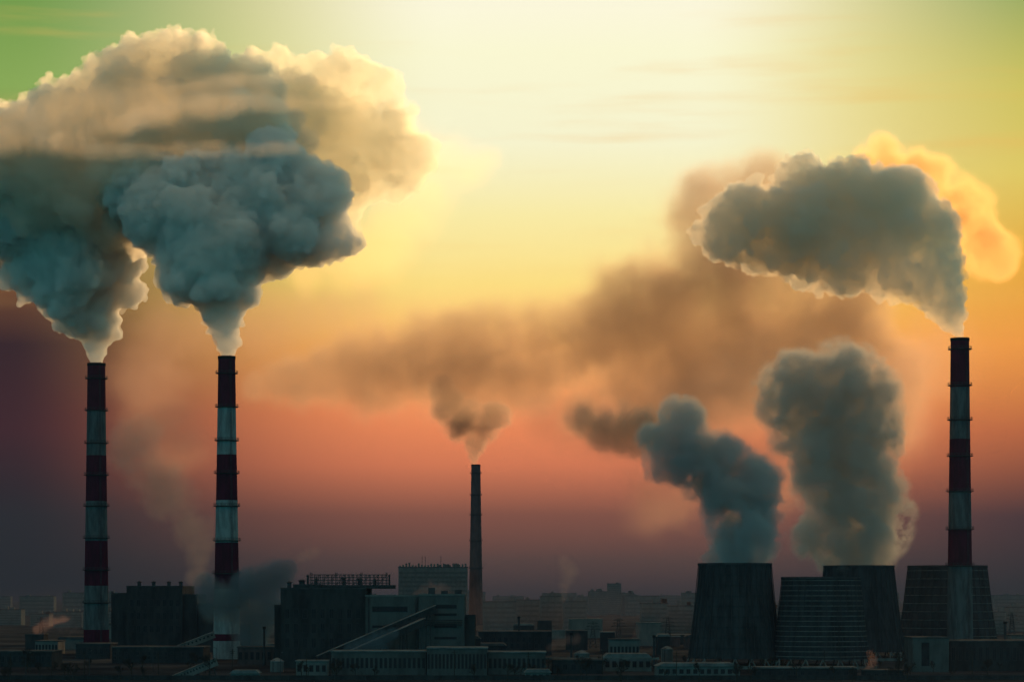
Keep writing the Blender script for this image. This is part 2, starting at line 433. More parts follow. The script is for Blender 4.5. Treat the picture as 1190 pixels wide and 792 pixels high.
# ------------------------------------------------------------------ cooling towers
def tower(label, px, D, top_py, rt_px, rb_px, seams, girts=0):
    mpp = D / F; H = Z(top_py, D); rt = rt_px * mpp; rb = rb_px * mpp
    root = empty('cooling_tower', (X(px, D), D, 0), label, 'cooling tower', 'cooling towers')
    s = MB(); prof = []; n = 36
    z0 = 5.0
    rad = lambda z: rt + (rb - rt) * max(0.0, 1 - (z - z0) / (H - z0)) ** 1.25
    for i in range(seams):
        za = z0 + (H - z0) * i / seams; zb = z0 + (H - z0) * (i + 1) / seams
        prof += [(rad(za) + 0.28, za), (rad(za) + 0.28, za + 0.35), (rad(za), za + 0.36), (rad(zb), zb - 0.01)]
    prof += [(rad(H) - .6, H), (rad(H) - .6, H - 6)]
    s.lathe(prof, n, cap=False); s.build('shell', m_shell, root)
    MB().lathe([(rt - .7, H - .4), (rt + .6, H - .4), (rt + .6, H + .7), (rt - .7, H + .7), (rt - .7, H - .4)], n, cap=False).build('rim', m_steel, root)
    for i in range(n):
        a = 2 * math.pi * i / n
        if i % 2 == 0:
            l = MB(); b = a + math.pi / n * 2; c = a + math.pi / n
            r1 = rb + 2; r2 = rad(z0) - .2
            l.bar((math.cos(a) * r1, math.sin(a) * r1, 0), (math.cos(c) * r2, math.sin(c) * r2, z0 + .2), .6)
            l.bar((math.cos(b) * r1, math.sin(b) * r1, 0), (math.cos(c) * r2, math.sin(c) * r2, z0 + .2), .6)
            l.build('support_leg', m_conc, root)
    for k in range(girts):
        za = z0 + (H - z0) * (k + .45) / girts; r_ = rad(za)
        MB().lathe([(r_ + .05, za), (r_ + .42, za + .05), (r_ + .42, za + .4), (r_ + .05, za + .45)], n, cap=False).build('girt', m_conc, root)
    rb_ = MB()
    for i in range(n):
        a = 2 * math.pi * i / n
        rb_.bar((math.cos(a) * (rad(z0) + .2), math.sin(a) * (rad(z0) + .2), z0), (math.cos(a) * (rad(z0 + (H - z0) / 2) + .25), math.sin(a) * (rad(z0 + (H - z0) / 2) + .25), z0 + (H - z0) / 2), .3)
        rb_.bar((math.cos(a) * (rad(z0 + (H - z0) / 2) + .25), math.sin(a) * (rad(z0 + (H - z0) / 2) + .25), z0 + (H - z0) / 2), (math.cos(a) * (rt + .2), math.sin(a) * (rt + .2), H), .3)
    rb_.build('ribs', m_steel, root)
    MB().lathe([(rb + 4, 0), (rb + 4, 1.6), (rb + 3.4, 1.6), (rb + 3.4, 0.3)], n, cap=False).build('basin', m_conc, root)
    st = MB(); a0 = R(-75)
    for sx in (-.4, .4):
        st.bar((math.cos(a0) * (rad(z0) + .9) + sx, math.sin(a0) * (rad(z0) + .9), 1), (math.cos(a0) * (rt + .9) + sx, math.sin(a0) * (rt + .9), H + 1), .16)
    for k in range(int(H)):
        zz = z0 + (H - z0) * k / H; r = rad(zz) + .9
        st.bar((math.cos(a0) * r - .4, math.sin(a0) * r, zz), (math.cos(a0) * r + .4, math.sin(a0) * r, zz), .1)
    st.build('ladder', m_steel, root)
    return root
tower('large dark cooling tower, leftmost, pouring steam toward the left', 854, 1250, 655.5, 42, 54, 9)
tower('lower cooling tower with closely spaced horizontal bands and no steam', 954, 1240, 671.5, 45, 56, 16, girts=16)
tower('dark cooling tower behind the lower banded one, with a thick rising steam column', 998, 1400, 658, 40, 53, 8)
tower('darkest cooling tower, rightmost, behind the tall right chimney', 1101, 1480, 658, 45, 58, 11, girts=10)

# ------------------------------------------------------------------ industrial buildings
def body_part(root, name, x0, x1, zt, y0, y1, m, z0=0.0, parapet=True, roofm=None):
    """a block of the building with a parapet and a roof sheet, local coordinates"""
    b = MB(); b.box(x0, x1, y0, y1, z0, zt)
    o = b.build(name, m, root)
    if parapet:
        p = MB(); t = 0.45; h = 0.8
        p.box(x0 - .15, x1 + .15, y0 - .15, y0 + t, zt + .003, zt + h); p.box(x0 - .15, x1 + .15, y1 - t, y1 + .15, zt + .003, zt + h)
        p.box(x0 - .15, x0 + t, y0 + t + .002, y1 - t - .002, zt + .003, zt + h - .004); p.box(x1 - t, x1 + .15, y0 + t + .002, y1 - t - .002, zt + .003, zt + h - .004)
        p.build('parapet', m_conc if m is m_lpanel else m_steel, o)
        r = MB(); r.box(x0 + t + .01, x1 - t - .01, y0 + t + .01, y1 - t - .01, zt + .004, zt + .2); r.build('roof', roofm or m_roof, o)
    return o
def window(root, x, z, w, h, y, name='window', mull=1, fm=None):
    f = MB(); t = .18
    f.box(x, x + w, y - .12, y + .05, z, z + t); f.box(x, x + w, y - .12, y + .05, z + h - t, z + h)
    f.box(x, x + t, y - .119, y + .05, z + t, z + h - t); f.box(x + w - t, x + w, y - .119, y + .05, z + t, z + h - t)
    for i in range(1, mull + 1):
        xx = x + w * i / (mull + 1); f.box(xx - .06, xx + .06, y - .1, y + .04, z + t + .001, z + h - t - .001)
    o = f.build(name, fm or m_steel, root)
    p = MB(); p.box(x + t, x + w - t, y - .05, y + .04, z + t, z + h - t); p.build('pane', m_glass, o)
    return o
def L(root_px, D): return lambda px: (px - root_px) / F * D

# main power hall with lighter turbine wing
D = 1240; rp = 435; l = L(rp, D); z = lambda py: Z(py, D)
mp = empty('power_station', (X(rp, D), D, 0), 'long dark power station block with stepped roof and pale wing, centre left', 'power station')
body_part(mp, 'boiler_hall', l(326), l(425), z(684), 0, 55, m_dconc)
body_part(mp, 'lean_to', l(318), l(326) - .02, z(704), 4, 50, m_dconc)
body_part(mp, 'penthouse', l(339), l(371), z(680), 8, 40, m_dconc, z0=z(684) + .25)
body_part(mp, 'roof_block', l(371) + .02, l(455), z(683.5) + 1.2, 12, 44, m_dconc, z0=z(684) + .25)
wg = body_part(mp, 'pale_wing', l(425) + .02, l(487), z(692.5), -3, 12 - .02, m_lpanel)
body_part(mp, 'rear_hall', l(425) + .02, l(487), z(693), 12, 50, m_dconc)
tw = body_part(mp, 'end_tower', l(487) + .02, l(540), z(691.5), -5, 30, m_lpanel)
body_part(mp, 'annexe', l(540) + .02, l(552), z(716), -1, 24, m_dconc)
def band(root, a, b_, t, bt, y, n=8):
    return window(root, l(a), z(bt), l(b_) - l(a), z(t) - z(bt), y, 'window_band', n)
band(wg, 433, 474, 704, 710.5, -3); band(wg, 433, 474, 726, 729, -3)
for t_, b_ in ((702, 706.5), (712, 715), (724, 729), (739, 742)): band(tw, 505, 531, t_, b_, -5, 5)
for r_ in range(3):
    for i in range(9):
        window(mp, l(331 + i * 10.3), z(718 + r_ * 17), l(436) - l(430.5), 5.0, 0)
fr = MB(); y0_, y1_ = 14, 24
zA = z(683.5) + 2; zB = z(667)
for i in range(19):
    x = l(358) + (l(447) - l(358)) * i / 18
    for yy in (y0_, y1_): fr.bar((x, yy, zA - 1), (x, yy, zB if i % 6 else zB + 1.2), .34)
for yy in (y0_, y1_):
    for k in range(4):
        zz = zA + 1 + (zB - zA - 1) * k / 3; fr.bar((l(357), yy, zz), (l(448), yy, zz), .32)
    for i in range(0, 18, 2):
        xa = l(358) + (l(447) - l(358)) * i / 18; xb = l(358) + (l(447) - l(358)) * (i + 2) / 18
        fr.bar((xa, yy, zA), (xb, yy, zB), .2)
fr.build('roof_framework', m_steel, mp)
for x_, w_, h_ in ((330, 2.2, 3.2), (345, 3, 2.4), (352, 1.2, 5), (362, 1.6, 3), (395, 2, 4), (414, 2.4, 3.4), (432, 1.6, 3), (449, 1.0, 5.5)):
    zz = z(680) if 339 < x_ < 371 else (z(683.5) + 1.2 if x_ > 371 else z(684))
    v_ = MB(); v_.lathe([(w_ * .5, zz + .2), (w_ * .5, zz + h_), (w_ * .8, zz + h_ + .3), (w_ * .2, zz + h_ + 1)], 10, cx=l(x_), cyy=30); v_.build('roof_vent', m_steel, mp)
for x_, h_ in ((497, 4), (512, 2.5), (528, 3)):
    v_ = MB(); v_.box(l(x_), l(x_) + 3.5, 8, 12, z(691.5) + .2, z(691.5) + h_); v_.build('roof_vent', m_steel, mp)
pp = MB()
for q in range(3):
    pp.bar((l(487) + 1, -6 - q * .01, z(720) - q * 1.2), (l(540) - 1, -6 - q * .01, z(720) - q * 1.2), .4)
pp.bar((l(484), -3.6, 0), (l(484), -3.6, z(695)), .7); pp.bar((l(429), -3.6, 0), (l(429), -3.6, z(694)), .6)
pp.build('pipes', m_steel, mp)

def gallery(label, a, b_, D, w=3.6, h=3.4, legs=5, yj=0.0, m=None):
    A = at(a[0], a[1], D); B = at(b_[0], b_[1], D + yj)
    root = empty('conveyor_gallery', (A.x, A.y, 0), label, 'conveyor', 'sloping conveyor galleries')
    a_ = Vector((0, 0, A.z)); c = Vector((B.x - A.x, B.y - A.y, B.z))
    t = MB(); t.bar(a_, c, w, h=h); t.build('gallery', m or m_conc, root)
    t = MB(); u_ = Vector((0, 0, h / 2 + .2)); t.bar(a_ + u_, c + u_, w + .5, h=.3); t.build('roof', m_snow, root)
    t = MB(); n = 16
    for i in range(n):
        p = a_.lerp(c, (i + .3) / n); q = a_.lerp(c, (i + .7) / n); s_ = Vector((0, -w / 2 - .05, .3)); t.bar(p + s_, q + s_, .1, h=.9)
    t.build('window_strip', m_glass, root)
    for i in range(legs):
        p = a_.lerp(c, (i + .7) / legs); g_ = MB()
        for sx in (-1, 1): g_.bar((p.x + sx * 1.6, p.y, 0), (p.x + sx * .8, p.y, p.z - h / 2), .45)
        for k in range(1, 4): g_.bar((p.x - 1.5, p.y, p.z * k / 5), (p.x + 1.5, p.y, p.z * k / 5), .25)
        g_.build('trestle', m_steel, root)
    return root
gallery('upper sloping conveyor gallery climbing right to the pale end tower', (368, 766), (506, 707), 1215, yj=15, m=m_dconc)
gallery('lower sloping conveyor gallery running just beneath the upper one', (392, 766), (493, 722), 1200, yj=20, m=m_dconc)
gallery('sloping conveyor gallery behind the second chimney foot, rising right', (176, 765), (249, 737), 1380, yj=10)
gallery('short low conveyor gallery at the bottom left edge of the yard', (196, 791), (252, 768), 1120, yj=5, legs=3)

# left boiler house
D = 1580; rp = 187; l = L(rp, D); z = lambda py: Z(py, D)
bh = empty('boiler_house', (X(rp, D), D, 0), 'dark stepped boiler house between the two left chimneys', 'boiler house')
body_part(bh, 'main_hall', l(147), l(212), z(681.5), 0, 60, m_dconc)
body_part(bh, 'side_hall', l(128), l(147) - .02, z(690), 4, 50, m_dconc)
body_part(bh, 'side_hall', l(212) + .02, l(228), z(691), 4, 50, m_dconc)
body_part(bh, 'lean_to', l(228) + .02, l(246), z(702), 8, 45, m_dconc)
for r_ in range(3):
    for i in range(8):
        window(bh, l(151 + i * 7.6), z(704 + r_ * 15), 2.8, 4.5, 0)
for x_ in (155, 172, 190, 204):
    v_ = MB(); v_.lathe([(1.2, z(681.5)), (1.2, z(681.5) + 3), (1.8, z(681.5) + 3.3), (.4, z(681.5) + 4)], 10, cx=l(x_), cyy=25); v_.build('roof_vent', m_steel, bh)

# low halls
def hall(label, x0, x1, ytop, D, depth, m, nw=0, wz=(.3, .75), roofm=None, gable=0, cat='hall', name='factory_hall', group=None, door=False, ww=None, rows=1):
    rp = (x0 + x1) / 2; root = empty(name, (X(rp, D), D, 0), label, cat, group)
    a = (x0 - rp) / F * D; b_ = (x1 - rp) / F * D; H = Z(ytop, D)
    MB().box(a, b_, 0, depth, 0, H - gable).build('wall', m, root)
    if gable:
        r = MB(); g_ = H - gable + .01
        r.prism([(a - .5, g_), (b_ + .5, g_), (b_ - (b_ - a) * .08, H), (a + (b_ - a) * .08, H)], -.6, depth + .6); r.build('roof', roofm or m_roof, root)
    else:
        r = MB(); r.box(a - .4, b_ + .4, -.4, depth + .4, H + .003, H + .55); r.build('roof', roofm or m_roof, root)
    H -= gable
    for r_ in range(rows):
        lo = H * (wz[0] + (wz[1] - wz[0]) * r_ / rows); hh = H * (wz[1] - wz[0]) / rows * (.8 if rows > 1 else 1)
        for i in range(nw):
            st = (b_ - a) / nw; window(root, a + st * (i + .2), lo, st * .6 if not ww else min(ww, st * .8), hh, 0)
    if door:
        d = MB(); d.box(a + (b_ - a) * .45, a + (b_ - a) * .45 + 4, -.12, .02, 0, 4.5); d.build('door', m_steel, root)
    return root
hall('long low pale workshop with a row of windows below the conveyor galleries', 385, 495, 757, 1135, 24, m_lpanel, 20, roofm=m_snow)
hall('taller pale workshop with snowy roof edge right of the long one', 496, 566, 753, 1130, 26, m_lpanel, 16, roofm=m_snow, wz=(.25, .8))
hall('pale low workshop at the right end of the workshop row', 567, 634, 758, 1140, 24, m_lpanel, 12, roofm=m_snow)
hall('dark flat shed behind the workshop row at the chimney foot', 556, 641, 734, 1500, 40, m_dconc, 12, rows=2, wz=(.3, .85))
hall('small snowy roofed shed left of the cooling towers', 702, 757, 759, 1190, 22, m_conc, 7, roofm=m_snow, gable=2)
hall('dark shed with low roof between the workshops and the snowy sheds', 642, 701, 767, 1150, 24, m_dconc, 6)
hall('long low shed with pale roof before the leftmost cooling tower', 764, 860, 770, 1110, 22, m_conc, 12, roofm=m_snow, gable=1.5)
hall('very long flat shed in front of the cooling towers', 878, 996, 776, 1095, 18, m_dconc, 14, roofm=m_snow)
hall('pale square building with a dark slot at lower right', 1061, 1103, 741, 1180, 26, m_lpanel, 0, door=False)
sl = COL.objects[-1]
hall('long dark hall running out of frame at lower right', 1104, 1215, 745, 1195, 34, m_dconc, 14, wz=(.35, .82))
hall('grey shed at the foot of the leftmost chimney', 88, 128, 748, 1420, 26, m_dconc, 6)
hall('low dark sheds at the far left edge of the frame', -20, 60, 757, 1260, 30, m_dconc, 12)
hall('dark workshop below the left boiler house', 130, 236, 752, 1330, 30, m_dconc, 16, rows=2, wz=(.25, .8))
hall('small pump house left of the pale workshops', 344, 380, 768, 1120, 14, m_conc, 5, roofm=m_snow)
hall('low brick stores between the second chimney and the power station', 276, 330, 752, 1300, 24, m_brick, 8)
hall('tiny snowy roofed hut at the bottom centre', 610, 640, 777, 1075, 10, m_conc, 4, roofm=m_snow, gable=1.5, cat='hut', name='hut')
hall('grey hut with snowy roof below the left conveyor', 268, 300, 778, 1075, 10, m_conc, 4, roofm=m_snow, gable=1.5, cat='hut', name='hut')
hall('low dark hut at the bottom before the banded cooling tower', 1005, 1050, 779, 1075, 12, m_dconc, 5, cat='hut', name='hut')
# dark slot and pipes of the pale square building
D = 1180
s_ = MB(); q = L(1082, D); s_.box(q(1071), q(1080), -.15, .02, 3, Z(746, D))
for o in list(COL.objects):
    if o.get('label', '').startswith('pale square building'): s_.build('tall_opening', m_glass, o)

# storage tanks and small stacks
def tank(label, px, D, top, r_px):
    r = r_px * D / F; H = Z(top, D); root = empty('storage_tank', (X(px, D), D, 0), label, 'tank', 'storage tanks in the yard')
    MB().lathe([(r, 0), (r, H - 1), ], 28).build('wall', m_conc, root)
    MB().lathe([(r + .2, H - 1), (r + .2, H - .6), (r * .5, H + .5), (.3, H + 1)], 28).build('roof', m_snow, root)
    t = MB(); t.bar((-r * .5, -r * .9, 0), (-r * .5, -r * .9, H), .3); t.bar((-r * .5 + .8, -r * .9, 0), (-r * .5 + .8, -r * .9, H), .3); t.build('ladder', m_steel, root)
tank('squat round tank beside the snowy sheds', 676, 1260, 757, 9)
tank('small round tank left of the leftmost cooling tower', 775, 1320, 752, 7)
tank('round tank near the foot of the second chimney', 322, 1180, 766, 8)
def stack(label, px, D, top, r):
    H = Z(top, D); root = empty('steel_stack', (X(px, D), D, 0), label, 'small chimney', 'thin steel stacks')
    MB().lathe([(r * 1.5, 0), (r, H * .3), (r, H)], 14).build('shaft', m_steel, root)
    MB().lathe([(r + .25, H - 1), (r + .25, H + .2), (r - .1, H + .2)], 14, cap=False).build('cap', m_soot, root)
stack('thin steel stack rising beside the squat round tank', 664, 1300, 735, .6)
stack('thin steel stack before the leftmost cooling tower', 760, 1260, 738, .6)
stack('thin steel stack above the dark flat shed', 603, 1520, 716, .7)
stack('thin steel stack left of the power station', 307, 1290, 728, .6)
stack('thin steel stack above the long dark hall at lower right', 1168, 1240, 722, .7)

# power pylons
def pylon(label, px, D, top):
    H = Z(top, D); root = empty('power_pylon', (X(px, D), D, 0), label, 'pylon', 'lattice power pylons'); b = H * .13
    t = MB()
    for sx in (-1, 1):
        for sy in (-1, 1): t.bar((sx * b, sy * b, 0), (sx * .4, sy * .4, H), .35)
    for k in range(7):
        z0 = H * (1 - .8 ** k); z1 = H * (1 - .8 ** (k + 1)); r0 = b + (.4 - b) * z0 / H; r1 = b + (.4 - b) * z1 / H
        for sy in (-1, 1): t.bar((-r0, sy * r0, z0), (r1, sy * r1, z1), .2); t.bar((r0, sy * r0, z0), (-r1, sy * r1, z1), .2)
    t.build('mast', m_steel, root)
    for k, w in ((.72, 5.5), (.83, 4.5), (.94, 3.5)):
        t = MB(); t.bar((-w, 0, H * k), (w, 0, H * k), .35); t.bar((-w, 0, H * k), (0, 0, H * k + 1.5), .2); t.bar((w, 0, H * k), (0, 0, H * k + 1.5), .2); t.build('crossarm', m_steel, root)
pylon('lattice pylon nearest the workshops, left of three', 689, 1700, 722)
pylon('middle lattice pylon in the gap left of the towers', 719, 1750, 718)
pylon('lattice pylon closest to the leftmost cooling tower', 776, 1650, 716)
pylon('lattice pylon right of the tall right chimney', 1176, 1750, 712)
pylon('lattice pylon left of the leftmost chimney', 48, 1800, 717)

# far city blocks
m_farwin = mat('hazed_glazing', (0.11, 0.108, 0.105), (0.08, 0.078, 0.076), 0.3)  # panes paled almost to concrete, haze put into the colour
def block(label, x0, x1, ytop, D, depth=25, crown=0, rows=6, group='hazy city blocks on the skyline', cren=False, m=None):
    rp = (x0 + x1) / 2; root = empty('city_block', (X(rp, D), D, 0), label, 'apartment block', group)
    a = (x0 - rp) / F * D; b_ = (x1 - rp) / F * D; H = Z(ytop, D)
    MB().box(a, b_, 0, depth, 0, H).build('wall', m or m_conc, root)
    r = MB(); r.box(a - .4, b_ + .4, -.4, depth + .4, H + .01, H + 1)
    rg = random.Random(int(x0 * 7 + D))
    r.build('roof', m_roof, root)
    for i in range(rg.randint(1, 3)):
        c = a + (b_ - a) * rg.uniform(.1, .8); w = rg.uniform(3, 8); h = rg.uniform(2, 4.5)
        MB().box(c, min(c + w, b_ - .5), 4, 12, H + 1.01, H + 1 + h).build('roof_house', m_conc, root)
    if cren:
        n = 22
        for i in range(n):
            c = a + (b_ - a) * (i + .2) / n; h = rg.uniform(1.5, 5)
            MB().box(c, c + (b_ - a) / n * .55, 2, 8, H + 1.01, H + 1 + h).build('roof_house', m_conc, root)
        for i in (7, 8, 13):
            c = a + (b_ - a) * (i + .5) / n; MB().bar((c, 9, H), (c, 9, H + 14), .5).build('antenna', m_steel, root)
    st = H / (rows + 1)
    for k in range(rows):
        MB().box(a + 1, b_ - 1, -.15, .02, st * (k + .6), st * (k + .6) + st * .45).build('window_band', m_farwin, root)
    return root
block('wide hazy slab block with jagged roof left of the slender chimney', 463, 543, 659, 2950, 30, rows=12, cren=True)
block('hazy block right of the slender chimney foot', 561, 600, 699, 2500, rows=5)
block('hazy block with a raised roof right of centre', 628, 654, 693, 2550, rows=6)
block('hazy long block joined left of the raised one', 600, 627.5, 697, 2600, rows=5)
block('hazy lower block falling away to the right of the raised one', 655, 682, 699, 2500, rows=5)
block('pale hazy tall block under the thin spires', 684, 706, 687, 4300, rows=12)
block('pale hazy taller narrow block in the gap', 706, 722, 678, 4600, rows=14)
block('pale hazy lower block right of the narrow one', 722, 737, 689, 4300, rows=10)
block('grey block with roof housing left of the cooling towers', 745, 776, 701, 2300, rows=6)
block('grey block touching the leftmost cooling tower silhouette', 776, 806, 704, 2350, rows=6)
rg = random.Random(5)
xx = -20
while xx < 1215:
    w = rg.uniform(16, 42); D = rg.uniform(4200, 7000)
    if rg.random() < .85: block('faint hazy block on the distant skyline', xx, xx + w, rg.uniform(687, 693), D, rows=4)
    xx += w * rg.uniform(.8, 1.5)
xx = -15
while xx < 1215:
    w = rg.uniform(18, 40); D = rg.uniform(2200, 3000)
    if not (455 < xx + w and xx < 810) and not (140 < xx < 330): block('dark low block in the middle distance behind the plant', xx, xx + w, rg.uniform(702, 714), D, rows=5, group='low blocks behind the plant')
    xx += w * rg.uniform(.9, 1.6)

# bare winter trees in the yard
def make_tree(seed, h):
    rg = random.Random(seed)
    root = empty('bare_tree', (0, 0, 0), 'bare dark winter tree in the foreground yard', 'tree', 'bare trees in the yard')
    t = MB(); t.lathe([(h * .03, 0), (h * .02, h * .3), (h * .012, h * .6)], 8)
    t.build('trunk', m_bark, root)
    c = MB()
    def br(p, d, ln, w, lv):
        q = p + d * ln; c.bar(p, q, w)
        if lv == 0:
            for _ in range(5):
                e = (d + Vector((rg.uniform(-1, 1), rg.uniform(-1, 1), rg.uniform(-.4, .9))) * .8).normalized(); c.bar(q, q + e * ln * .7, w * .5)
            return
        for _ in range(4):
            e = (d + Vector((rg.uniform(-1, 1), rg.uniform(-1, 1), rg.uniform(-.3, .8))) * .75).normalized(); br(p.lerp(q, rg.uniform(.5, 1)), e, ln * .68, w * .6, lv - 1)
    for i in range(8):
        a = rg.uniform(0, 6.28); zz = h * rg.uniform(.25, .58); br(Vector((0, 0, zz)), Vector((math.cos(a), math.sin(a), rg.uniform(.5, 1.4))).normalized(), h * .2, h * .012, 2)
    c.build('crown', m_twig, root)
    return root
protos = [make_tree(i, 9 + i) for i in range(3)]
def copy_tree(o, parent=None):
    c = o.copy(); COL.objects.link(c); c.parent = parent
    for ch in list(o.children): copy_tree(ch, c)
    return c
rg = random.Random(9)
spots = []
while len(spots) < 70:
    px = rg.uniform(0, 1190); D = rg.choice([rg.uniform(1050, 1085), rg.uniform(1050, 1110), rg.uniform(1160, 1220)])
    spots.append((px, D))
for i, (px, D) in enumerate(spots):
    o = protos[i] if i < 3 else copy_tree(protos[i % 3])
    o.location = (X(px, D), D, 0); o.rotation_euler = (0, 0, rg.uniform(0, 6.28)); s_ = rg.uniform(.6, 1.05); o.scale = (s_, s_, s_ * rg.uniform(.9, 1.1))

# yard lamp posts
def make_lamp():
    root = empty('lamp_post', (0, 0, 0), 'thin unlit yard lamp post among the sheds', 'lamp post', 'yard lamp posts')
    t = MB(); t.lathe([(.16, 0), (.09, 11)], 8); t.bar((0, 0, 10.9), (1.8, 0, 11.4), .12); t.build('pole', m_steel, root)
    t = MB(); t.box(1.5, 2.4, -.18, .18, 11.3, 11.5); t.build('lamp_head', m_conc, root)
    return root
lp = make_lamp()
for i in range(16):
    o = lp if i == 0 else copy_tree(lp)
    D = 1100 + (i * 37) % 140; o.location = (X(30 + i * 74, D), D, 0); o.rotation_euler = (0, 0, i * 1.3)

# sheds, tanks and garages packed between the big buildings
rg = random.Random(21)
for i in range(64):
    D = rg.uniform(1270, 2100); px = rg.uniform(-10, 1200); w = rg.uniform(14, 46)
    if 790 < px + w and px < 1150 and D < 1520: continue
    if 320 < px + w / 2 < 560 and D < 1330: D += 350
    if 90 < px + w / 2 < 290 and D < 1660: D += 480
    H = rg.uniform(5, 15) * (1 if D < 1600 else 1.3)
    x0 = px; x1 = px + w
    hall('low dark shed or garage among the crowded yard buildings', x0, x1, basepy(D) - H / D * F, D, rg.uniform(12, 26), rg.choice([m_dconc, m_dconc, m_conc, m_brick]), rg.randint(3, 8) if D < 1600 else 0,
         roofm=rg.choice([m_snow, m_roof, m_roof]), gable=rg.choice([0, 0, 1.5]), cat='shed', name='shed', group='crowded sheds behind the yard')
def make_pole():
    root = empty('utility_pole', (0, 0, 0), 'thin wooden utility pole in the dark yard', 'utility pole', 'yard utility poles')
    t = MB(); t.lathe([(.2, 0), (.14, 12)], 8); t.build('pole', m_bark, root)
    t = MB(); t.bar((-1.3, 0, 11), (1.3, 0, 11), .18); t.bar((-.9, 0, 10), (.9, 0, 10), .16); t.build('crossarm', m_bark, root)
    return root
up = make_pole()
for i in range(14):
    o = up if i == 0 else copy_tree(up)
    D = 1075 + (i * 53) % 90; o.location = (X(12 + i * 86, D), D, 0); o.rotation_euler = (0, 0, .2 * (i % 3))
fr_ = empty('yard_fence', (0, 1062, 0), 'long dark panel fence along the near edge of the yard', 'fence')
for i in range(76):
    MB().bar((-255 + i * 6.8, 0, 0), (-255 + i * 6.8, 0, 2.6), .2).build('post', m_steel, fr_)
MB().box(-255, 255, -.06, -.0, .25, 2.3).build('panel', m_dconc, fr_)
# pipe bridge between the halls
pb = empty('pipe_bridge', (X(600, 1180), 1180, 0), 'low pipe bridge on trestles running right of the pale workshops', 'pipe bridge')
t = MB()
for k in range(3): t.bar((-30, k * .9, 6.5 + .1 * k), (70, k * .9, 6.5 + .1 * k), .7)
t.build('pipes', m_conc, pb)
for i in range(7):
    t = MB(); x = -29 + i * 16.3; t.bar((x, 0, 0), (x, 0, 6.2), .3); t.bar((x, 2, 0), (x, 2, 6.2), .3); t.bar((x, -.3, 6.05), (x, 2.4, 6.05), .25); t.build('trestle', m_steel, pb)
# ------------------------------------------------------------------ smoke
DEN = 0.45
m_dense = vol_mat('dense_steam', 0.25, (0.991, 0.968, 0.943), 0.22)
m_upper = vol_mat('upper_steam', 0.10, (0.993, 0.950, 0.865), 0.48)
m_gold = vol_mat('thin_steam', 0.06, (0.993, 0.955, 0.84), 0.5)
m_mid = vol_mat('dense_smoke', 0.14, (0.992, 0.942, 0.865), 0.30)
m_soft = dict(name='drifting_smoke', density=0.025, color=(0.57, 0.41, 0.32), g=0.5, k=3.0, size=95, e0=0.05, e1=0.8, detail=8, gate=.55, grow=1.6)
m_soft2 = dict(name='thinning_smoke', density=0.06, color=(0.95, 0.66, 0.33), g=0.55, k=3.2, size=30, e0=.2, e1=.65, gate=.5, detail=7)
m_tower = dict(name='tower_steam', density=0.16, color=(0.60, 0.63, 0.65), g=0.1, k=3.2, size=18, e0=0.2, e1=0.42, grow=1.4, detail=8)
m_tower2 = dict(m_tower, name='tower_steam_warm', density=0.12, color=(0.72, 0.69, 0.66), g=0.15)
m_veil = dict(name='glow_veil', density=0.009, color=(0.98, 0.80, 0.48), g=0.6, k=3.0, size=42, e0=.15, e1=.9, gate=.75, grow=1.7)
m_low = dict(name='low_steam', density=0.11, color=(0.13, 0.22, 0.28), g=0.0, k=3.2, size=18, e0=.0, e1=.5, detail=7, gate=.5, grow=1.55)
m_salmon = dict(name='low_smoke', density=0.008, color=(0.62, 0.42, 0.34), g=0.5, k=3.2, size=70, e0=0.1, e1=0.9, detail=8, gate=.8, grow=1.7)
m_trail = dict(name='trailing_smoke', density=0.026, color=(0.84, 0.66, 0.50), g=0.45, k=2.6, size=48, e0=-0.1, e1=.75, detail=8, gate=.6, grow=1.6)
m_puff = dict(name='puff_smoke', density=0.07, color=(0.52, 0.38, 0.32), g=0.5, k=1.8, size=26, e0=.15, e1=.6)
m_far = dict(name='far_steam', density=0.020, color=(0.30, 0.26, 0.28), g=0.2, k=2.2, size=50)
m_pink = dict(name='pink_steam', density=0.03, color=(0.42, 0.28, 0.30), g=0.4, k=2.8, size=9)
m_wisp = dict(name='wisp', density=0.022, color=(0.98, 0.84, 0.72), g=0.5, k=1.8, size=12, e0=.15, e1=1.0)
GS = 'smoke plumes from the tall chimneys'
smoke('smoke_plume', 'huge dark teal steam plume billowing up from the second chimney from the left', 'smoke plume',
  [[(264, 414, 10, 0), (264, 402, 12, 0), (264, 382, 18, 0), (260, 356, 30, 0), (250, 328, 42, 0), (258, 292, 54, 5), (285, 262, 56, 5), (325, 268, 46, 10), (370, 278, 30, 15), (400, 280, 17, 15)],
   [(250, 328, 42, 0), (215, 312, 34, 0), (190, 300, 28, 0)],
   [(258, 292, 54, 0), (215, 250, 62, 10), (290, 222, 54, 20), (345, 225, 42, 20), (380, 245, 32, 15), (375, 210, 26, 10)],
   [(215, 250, 62, 20), (160, 225, 50, 40)], [(290, 222, 54, 20), (320, 185, 36, 20)]],
  1420, m_dense, 0.9, 11, GS, fine=6, disp=.22, kids=(7, 7, 7))
smoke('smoke_plume', 'dark steam plume spreading out of frame above the leftmost chimney', 'smoke plume',
  [[(112, 422, 10, 0), (112, 408, 12, 0), (110, 386, 21, 0), (104, 358, 36, 0), (100, 315, 48, 0), (80, 265, 66, 0), (30, 245, 66, 0), (-40, 240, 70, 0)],
   [(104, 358, 36, 0), (80, 330, 32, 0), (60, 312, 28, 0), (20, 275, 40, 0)], [(100, 315, 48, 0), (140, 285, 42, 0)]],
  1500, m_dense, 1.0, 23, GS, fine=6, disp=.22, kids=(7, 7, 7))
